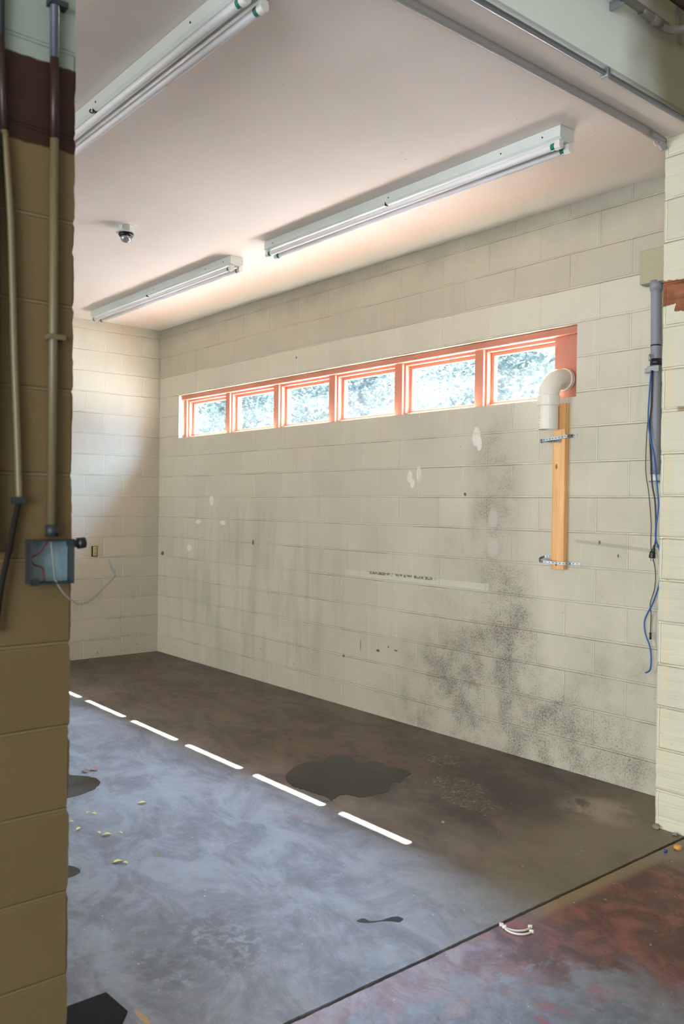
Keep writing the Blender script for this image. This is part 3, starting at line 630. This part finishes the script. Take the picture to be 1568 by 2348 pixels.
tag(stube('cable', M['bluewire'], [(5.598, -0.093, 2.269), (5.59, -0.093, 2.155), (5.585, -0.093, 2.017), (5.599, -0.093, 1.912), (5.62, -0.093, 1.831), (5.632, -0.093, 1.739), (5.646, -0.093, 1.624), (5.65, -0.090, 1.555), (5.639, -0.090, 1.464), (5.628, -0.075, 1.383), (5.644, -0.06, 1.315), (5.65, -0.05, 1.235), (5.634, -0.05, 1.131), (5.601, -0.05, 1.035), (5.567, -0.05, 0.969), (5.555, -0.05, 0.926), (5.563, -0.05, 0.869), (5.59, -0.05, 0.803), (5.598, -0.05, 0.734), (5.592, -0.05, 0.682), (5.567, -0.05, 0.662)], 0.0042, None, 10), 'blue network cable hanging loosely down the wall beside the pier', 'cable')
r = thing('power_cord', 'black power cord ending in a plug, hanging beside the blue cable', 'cord', (5.598, -0.078, 1.8)); O = (5.598, -0.078, 1.8)
stube('wire', M['black'], loc([(5.598, -0.080, 2.27), (5.595, -0.080, 2.109), (5.587, -0.080, 1.971), (5.596, -0.079, 1.786), (5.603, -0.075, 1.67), (5.619, -0.072, 1.578), (5.624, -0.07, 1.463), (5.623, -0.068, 1.37), (5.613, -0.066, 1.335)], O), 0.0042, r, 8)
bm = bmesh.new(); tube(bm, loc([(5.615, -0.066, 1.345), (5.612, -0.066, 1.325), (5.606, -0.066, 1.305), (5.603, -0.066, 1.279)], O), [0.006, 0.009, 0.015, 0.0165], 12, 4); pl = fin('plug', bm, M['black'], r, smooth=True)
for dx in (-0.006, 0.006): sbox('prong', M['galv'], 5.602-O[0]+dx-0.001, 5.602-O[0]+dx+0.001, -0.069-O[1], -0.063-O[1], 1.262-O[2], 1.28-O[2], parent=pl)
r = thing('thin_wire', 'thin brown wire with a black tip hanging left of the black cord', 'wire', (5.58, -0.045, 1.5)); O = (5.58, -0.045, 1.5)
stube('wire', M['brownwire'], loc([(5.575, -0.078, 2.019), (5.563, -0.07, 1.904), (5.556, -0.06, 1.741), (5.572, -0.055, 1.625), (5.580, -0.04, 1.462), (5.577, -0.035, 1.346), (5.588, -0.035, 1.288), (5.606, -0.035, 1.208), (5.603, -0.035, 1.115), (5.579, -0.035, 1.032), (5.585, -0.035, 0.974), (5.582, -0.035, 0.875)], O), 0.0025, r, 8)
stube('tip', M['black'], loc([(5.582, -0.035, 0.878), (5.584, -0.035, 0.842)], O), 0.0055, r, 8, 1)
stube('contact', M['clip'], loc([(5.584, -0.035, 0.842), (5.584, -0.035, 0.829)], O), 0.004, r, 8, 1)

# ------------------------------------------------------------------ pipes overhead
tag(stube('ceiling_pipe', M['ceil_pipe'], [(5.862, -10.9, 3.297), (5.858, -1.8, 3.297), (5.848, -0.55, 3.297), (5.842, -0.47, 3.292), (5.840, -0.425, 3.270)], 0.0175, None, 16), 'painted pipe along the ceiling edge of the opening, ending at the pier', 'pipe')
tag(stube('hook', M['clip'], [(5.80, -0.44, 3.316), (5.80, -0.44, 3.300), (5.806, -0.43, 3.290), (5.812, -0.425, 3.300)], 0.004, None, 8), 'tiny white hook in the ceiling at the top of the pier', 'hook')
r = thing('conduit_run', 'shiny steel conduit clipped under the lintel along the opening', 'conduit', (6.03, -1.5, 3.295))
stube('pipe', M['steel'], [(-0.006, -5.4, 0), (0.0, 0, 0), (0.004, 1.49, 0)], 0.0115, r, 14, 2)
sbox('clamp', M['galv'], -0.016, 0.020, 0.28, 0.30, -0.016, 0.022, parent=r, bevel=0.003)
r = thing('bent_pipe', 'thick pale conduit on the lintel face bending toward the room, top right corner', 'conduit', (6.12, -1.0, 3.55)); 
stube('pipe', M['pale_pipe'], [(0, -7.0, -0.01), (0, -0.5, 0.008), (0, -0.1, 0), (0, 0.06, -0.004), (0.012, 0.115, -0.004), (0.05, 0.155, 0.0), (0.11, 0.165, 0.008), (0.5, 0.165, 0.02), (4.8, 0.165, 0.02)], 0.0165, r, 18)
stube('connector', M['pale_pipe'], [(0, -0.02, 0.0), (0, 0.045, 0.0)], 0.0205, r, 18, 1)
for yy in (-0.01, 0.03): stube('screw', M['galv'], [(0.005, yy, 0.017), (0.008, yy, 0.030)], 0.003, r, 8, 1)
sbox('bracket', M['galv'], -0.068, 0.0, -0.225, -0.212, -0.018, 0.018, parent=r, bevel=0.002)
tag(stube('upper_pipe', M['brown_paint'], [(6.12, -8.9, 3.705), (6.12, -0.85, 3.705), (6.12, -0.05, 3.70)], 0.020, None, 16, 2), 'dark brownish pipe high above the bent conduit, in the top right corner', 'pipe')
tag(sbox('wiring_strip', M['pale_pipe'], 6.0305, 6.040, -0.665, -0.635, 3.59, 4.39), 'narrow vertical raceway on the pale wall above the lintel', 'raceway')

# ------------------------------------------------------------------ things on the dark wall at left
r = thing('wall_conduit', 'tan painted conduit running down the dark wall into the square box', 'conduit', (6.03, -3.46, 1.48)); O = (6.03, -3.46, 1.48)
stube('pipe', M['tan_paint'], loc([(6.024, -3.462, 2.40), (6.024, -3.461, 2.0), (6.024, -3.460, 1.475)], O), 0.0105, r, 14, 1)
stube('brown_section', M['brown_paint'], loc([(6.024, -3.464, 2.59), (6.024, -3.462, 2.40)], O), 0.0106, r, 14, 1)['label'] = 'brown painted stretch of the conduit'
stube('bare_section', M['steel'], loc([(6.024, -3.470, 4.3), (6.024, -3.464, 2.59)], O), 0.0106, r, 14, 1)['label'] = 'bare shiny steel stretch of the conduit'
stube('connector', M['darkmetal'], loc([(6.024, -3.460, 1.485), (6.024, -3.460, 1.458)], O), 0.015, r, 14, 1)
sbox('strap', M['tan_paint'], 6.0105-O[0], 6.037-O[0], -3.475-O[1], -3.435-O[1], 1.925-O[2], 1.937-O[2], parent=r)
sbox('strap', M['darkmetal'], 6.0105-O[0], 6.037-O[0], -3.480-O[1], -3.436-O[1], 2.712-O[2], 2.724-O[2], parent=r)
r = thing('junction_box', 'open square steel junction box with blue grey inside on the dark wall', 'electrical box', (6.011, -3.466, 1.398))
bm = bmesh.new(); a, b, t, d = 0.052, 0.052, 0.003, 0.040
box(bm, 0, 0.002, -a, a, -b, b); box(bm, 0.002, d, -a, -a+t, -b, b); box(bm, 0.002, d, a-t, a, -b, b); box(bm, 0.002, d, -a+t, a-t, -b, -b+t); box(bm, 0.002, d, -a+t, a-t, b-t, b)
bxo = fin('box', bm, M['darkmetal'], r, bevel=0.001)
sbox('back_plate', M['boxblue'], 0.002, 0.006, -a+t+0.001, a-t-0.001, -b+t+0.001, b-t-0.001, parent=bxo)['label'] = 'light blue grey inside of the box'
for sy, sz in ((0.042, 0.046), (-0.042, -0.046)):
    sbox('mounting_ear', M['darkmetal'], d-0.003, d, sy-0.010, sy+0.010, sz-0.008, sz+0.008, parent=bxo)
stube('wire', M['redwire'], [(0.025, -0.008, 0.050), (0.028, -0.025, 0.025), (0.026, -0.046, 0.010), (0.026, -0.040, -0.005), (0.026, -0.020, -0.015), (0.024, -0.015, -0.045)], 0.0022, r, 8)
stube('wire', M['greywire'], [(0.025, 0.0, 0.050), (0.03, 0.004, 0.0), (0.030, 0.008, -0.040)], 0.0025, r, 8)
stube('side_connector', M['darkmetal'], [(0.022, 0.054, 0.042), (0.022, 0.068, 0.042)], 0.009, r, 14, 1)
stube('connector_nut', M['black'], [(0.022, 0.066, 0.042), (0.022, 0.084, 0.044)], 0.0135, r, 12, 1)
tag(stube('loose_cable', M['greywire'], [(6.041, -3.458, 1.358), (6.05, -3.444, 1.329), (6.05, -3.419, 1.304), (6.05, -3.398, 1.295), (6.05, -3.37, 1.304), (6.05, -3.337, 1.334), (6.05, -3.316, 1.354), (6.05, -3.311, 1.362), (6.05, -3.32, 1.381), (6.05, -3.327, 1.400)], 0.0020, None, 10), 'loose grey cable drooping from the open junction box and curling up', 'cable')
r = thing('slanted_conduit', 'slightly slanted conduit at the left edge, brown at the top and tan below', 'conduit', (6.03, -3.56, 1.9)); O = (6.03, -3.56, 1.9)
stube('pipe', M['tan_paint'], loc([(6.022, -3.578, 2.387), (6.022, -3.562, 2.189), (6.022, -3.551, 1.891), (6.022, -3.542, 1.691), (6.022, -3.536, 1.54)], O), 0.0085, r, 12)
stube('brown_section', M['brown_paint'], loc([(6.022, -3.588, 2.60), (6.022, -3.578, 2.387)], O), 0.0086, r, 12, 1)
stube('dark_section', M['darkmetal'], loc([(6.022, -3.600, 4.2), (6.022, -3.588, 2.60)], O), 0.0086, r, 12, 1)
stube('cable', M['rubber'], loc([(6.022, -3.536, 1.545), (6.024, -3.545, 1.509), (6.026, -3.560, 1.43), (6.026, -3.577, 1.345), (6.026, -3.59, 1.24)], O), 0.007, r, 10)
sbox('strap', M['darkmetal'], 6.0105-O[0], 6.034-O[0], -3.552-O[1], -3.524-O[1], 1.535-O[2], 1.55-O[2], parent=r)
tag(stube('grey_pipe', M['darkmetal'], [(6.026, -3.597, 2.38), (6.026, -3.594, 1.80), (6.026, -3.592, 1.42)], 0.010, None, 12, 1), 'dark grey pipe half out of view at the left edge, beside the slanted conduit', 'pipe')

# receptacle on the end wall
r = thing('wall_outlet', 'small cream duplex outlet without cover plate on the far wall', 'outlet', (0.001, -0.695, 1.055))
sbox('recess', M['black'], 0.0, 0.003, -0.032, 0.030, -0.056, 0.050, parent=r)
sbox('yoke', M['outlet'], 0.003, 0.010, -0.018, 0.022, -0.048, 0.046, parent=r, bevel=0.002)
for zc in (-0.022, 0.022): sbox('socket_face', M['outlet'], 0.010, 0.014, -0.013, 0.017, zc-0.013, zc+0.013, parent=r, bevel=0.003)
for zc in (-0.022, 0.022):
    for dy in (-0.005, 0.008): sbox('slot', M['black'], 0.014, 0.0145, dy-0.0015, dy+0.0015, zc-0.004, zc+0.006, parent=r)

# ------------------------------------------------------------------ floor things
def blob(name, label, cat, pts, mat, th=0.0015, seed=1, jit=0.010, kind=None):
    rnd = random.Random(seed); N = len(pts); P = []
    for i in range(N):
        p0, p1, p2, p3 = [Vector((*pts[(i+k) % N], 0)) for k in (-1, 0, 1, 2)]
        for k in range(10):
            t = k/10; q = 0.5*((2*p1)+(-p0+p2)*t+(2*p0-5*p1+4*p2-p3)*t*t+(-p0+3*p1-3*p2+p3)*t**3)
            P.append((q.x+rnd.gauss(0, 1)*jit*0.4, q.y+rnd.gauss(0, 1)*jit*0.4))
    bm = bmesh.new(); a = [bm.verts.new((x, y, th)) for x, y in P]; cx = sum(p[0] for p in P)/len(P); cy = sum(p[1] for p in P)/len(P)
    b = [bm.verts.new((x+(x-cx)*0.004, y+(y-cy)*0.004, 0.0001)) for x, y in P]
    bm.faces.new(a)
    for i in range(len(P)): j = (i+1) % len(P); bm.faces.new((a[i], b[i], b[j], a[j]))
    bmesh.ops.triangulate(bm, faces=[f for f in bm.faces if len(f.verts) > 4])
    return tag(fin(name, bm, mat), label, cat, kind=kind)
blob('puddle', 'dark wet puddle on the concrete between the sun patches and the window wall', 'puddle', [(4.157, -1.388), (4.049, -1.269), (3.984, -1.118), (4.028, -1.019), (3.976, -0.909), (4.062, -0.842), (4.183, -0.859), (4.223, -0.765), (4.323, -0.776), (4.414, -0.755), (4.514, -0.757), (4.562, -0.863), (4.607, -0.929), (4.577, -0.968), (4.669, -1.086), (4.664, -1.17), (4.652, -1.253), (4.565, -1.299), (4.581, -1.388), (4.595, -1.413), (4.537, -1.402), (4.382, -1.422), (4.284, -1.431)], M['puddle'], 0.0012, 2, 0.006)
blob('puddle', 'small brown puddle at the left, half hidden by the dark wall', 'puddle', [(3.20, -2.45), (3.30, -2.33), (3.379, -2.306), (3.446, -2.245), (3.559, -2.223), (3.653, -2.28), (3.696, -2.341), (3.724, -2.448), (3.701, -2.58), (3.45, -2.62)], M['puddle'], 0.0012, 3, 0.006)
blob('puddle', 'tiny dark oval puddle at the left below the yellow leaves', 'puddle', [(4.45, -2.87), (4.52, -2.80), (4.575, -2.775), (4.62, -2.783), (4.64, -2.825), (4.644, -2.873), (4.56, -2.93)], M['puddle'], 0.0012, 4, 0.003)
blob('wet_drops', 'small dark wet blot with a thin tail near the floor joint', 'stain', [(5.650, -2.150), (5.655, -2.122), (5.685, -2.116), (5.705, -2.080), (5.708, -2.050), (5.722, -2.014), (5.748, -2.010), (5.757, -2.036), (5.735, -2.056), (5.712, -2.082), (5.692, -2.125), (5.667, -2.152)], M['puddle'], 0.0010, 5, 0.0012)
bm = bmesh.new(); pts = [(5.515, -3.39), (5.520, -3.078), (5.655, -3.070), (5.76, -3.16), (5.80, -3.39)]
a = [bm.verts.new((x, y, 0.008)) for x, y in pts]; b = [bm.verts.new((x, y, 0.0005)) for x, y in pts]; bm.faces.new(a); bm.faces.new(b[::-1])
for i in range(len(pts)): j = (i+1) % len(pts); bm.faces.new((a[i], b[i], b[j], a[j]))
tag(fin('rubber_mat', bm, M['rubber'], bevel=0.003), 'flat black rubber mat at the foot of the dark wall, bottom left', 'mat')

def leaf(name, label, x, y, rot, L, mat, group=None):
    bm = bmesh.new(); n_ = 6; rows = []
    for i in range(n_+1):
        t = i/n_; wd = L*0.28*math.sin(PI*min(1, t*0.95+0.03)); xx = (t-0.5)*L; zz = 0.002+0.006*math.sin(t*PI)
        rows.append([bm.verts.new((xx, -wd, zz+0.003)), bm.verts.new((xx, 0, zz)), bm.verts.new((xx, wd, zz+0.002))])
    for A, B in zip(rows, rows[1:]):
        for k in range(2): bm.faces.new((A[k], A[k+1], B[k+1], B[k]))
    o = fin(name, bm, mat); s = o.modifiers.new('solid', 'SOLIDIFY'); s.thickness = 0.0006
    o.location = (x, y, 0.0); o.rotation_euler = (0, 0, rot); return tag(o, label, 'leaf', group)
leaf('leaf', 'reddish dry leaf on the floor by the small puddle, brightest red of them', 3.364, -2.17, 0.5, 0.05, M['leaf_r'])
leaf('leaf', 'reddish dry leaf closest to the dark wall, by the small puddle', 3.372, -2.22, 0.9, 0.045, M['leaf_r'])
for x, y, rt, L in [(4.03, -2.463, 0.3, 0.035), (4.036, -2.206, 1.2, 0.045), (4.068, -2.594, 0.8, 0.03), (4.175, -2.60, 2.0, 0.035), (4.276, -2.548, 0.2, 0.03), (4.318, -2.525, 1.1, 0.04), (4.34, -2.47, 0.6, 0.025), (4.628, -2.62, 1.5, 0.045), (4.66, -2.60, 0.4, 0.03), (4.678, -2.46, 0.9, 0.02), (4.0, -2.48, 1.9, 0.025)]:
    leaf('leaf', 'tiny yellow leaf scrap scattered on the bluish concrete at left', x, y, rt, L, M['leaf_y'], 'yellow leaf scraps')
def clip(x, y, rot, label, R=0.055):
    r = thing('cable_clip', label, 'plastic clip', (x, y, 0), 'white plastic clips'); r.rotation_euler = (0, 0, rot)
    stube('bar', M['clip'], [(R*math.cos(a), R*math.sin(a), 0.005) for a in [PI+0.35+i*(PI-0.7)/8 for i in range(9)]], 0.0038, r, 8, 2)
    for a in (PI+0.35, 2*PI-0.35): sbox('end_tab', M['clip'], R*math.cos(a)-0.008, R*math.cos(a)+0.008, R*math.sin(a)-0.004, R*math.sin(a)+0.006, 0.0005, 0.012, parent=r, bevel=0.002)
clip(6.038, -1.715, 0.75, 'curved white plastic clip lying by the floor joint, the upper of two')
clip(6.062, -1.728, 0.55, 'curved white plastic clip lying by the floor joint, the lower of two', 0.052)
bm = bmesh.new(); tube(bm, [(6.034-.006, -0.658, 0.007), (6.034+.006, -0.650, 0.007)], 0.0065, 10, 1); tag(fin('plastic_cap', bm, M['bluebit'], smooth=True), 'tiny dark blue plastic cap on the red floor near the pier foot', 'debris')
def rock(name, label, cat, x, y, s, mat, seed, flat=0.6):
    rnd = random.Random(seed); bm = bmesh.new(); bmesh.ops.create_icosphere(bm, subdivisions=2, radius=1)
    for v in bm.verts: v.co = Vector((v.co.x*s[0], v.co.y*s[1], max(-0.4, v.co.z)*s[2]))*rnd.uniform(0.82, 1.15)
    mz = min(v.co.z for v in bm.verts)
    for v in bm.verts: v.co += Vector((x, y, -mz+0.0003))
    return tag(fin(name, bm, mat), label, cat)
rock('foam_scrap', 'crumpled orange foam scrap on the floor beside the pier', 'debris', 6.046, -0.572, (0.018, 0.022, 0.012), M['orange'], 2)
rock('concrete_chunk', 'grey chunk of broken concrete at the pier corner', 'rubble', 5.855, -0.425, (0.018, 0.014, 0.016), M['stone'], 3)
rock('concrete_chunk', 'smaller dark chunk of concrete at the end of the floor joint by the pier', 'rubble', 5.955, -0.432, (0.014, 0.009, 0.008), M['stone'], 4)
rock('pebble', 'small tan pebble on the concrete between puddle and floor joint', 'pebble', 5.17, -1.18, (0.010, 0.010, 0.007), M['stone'], 5)
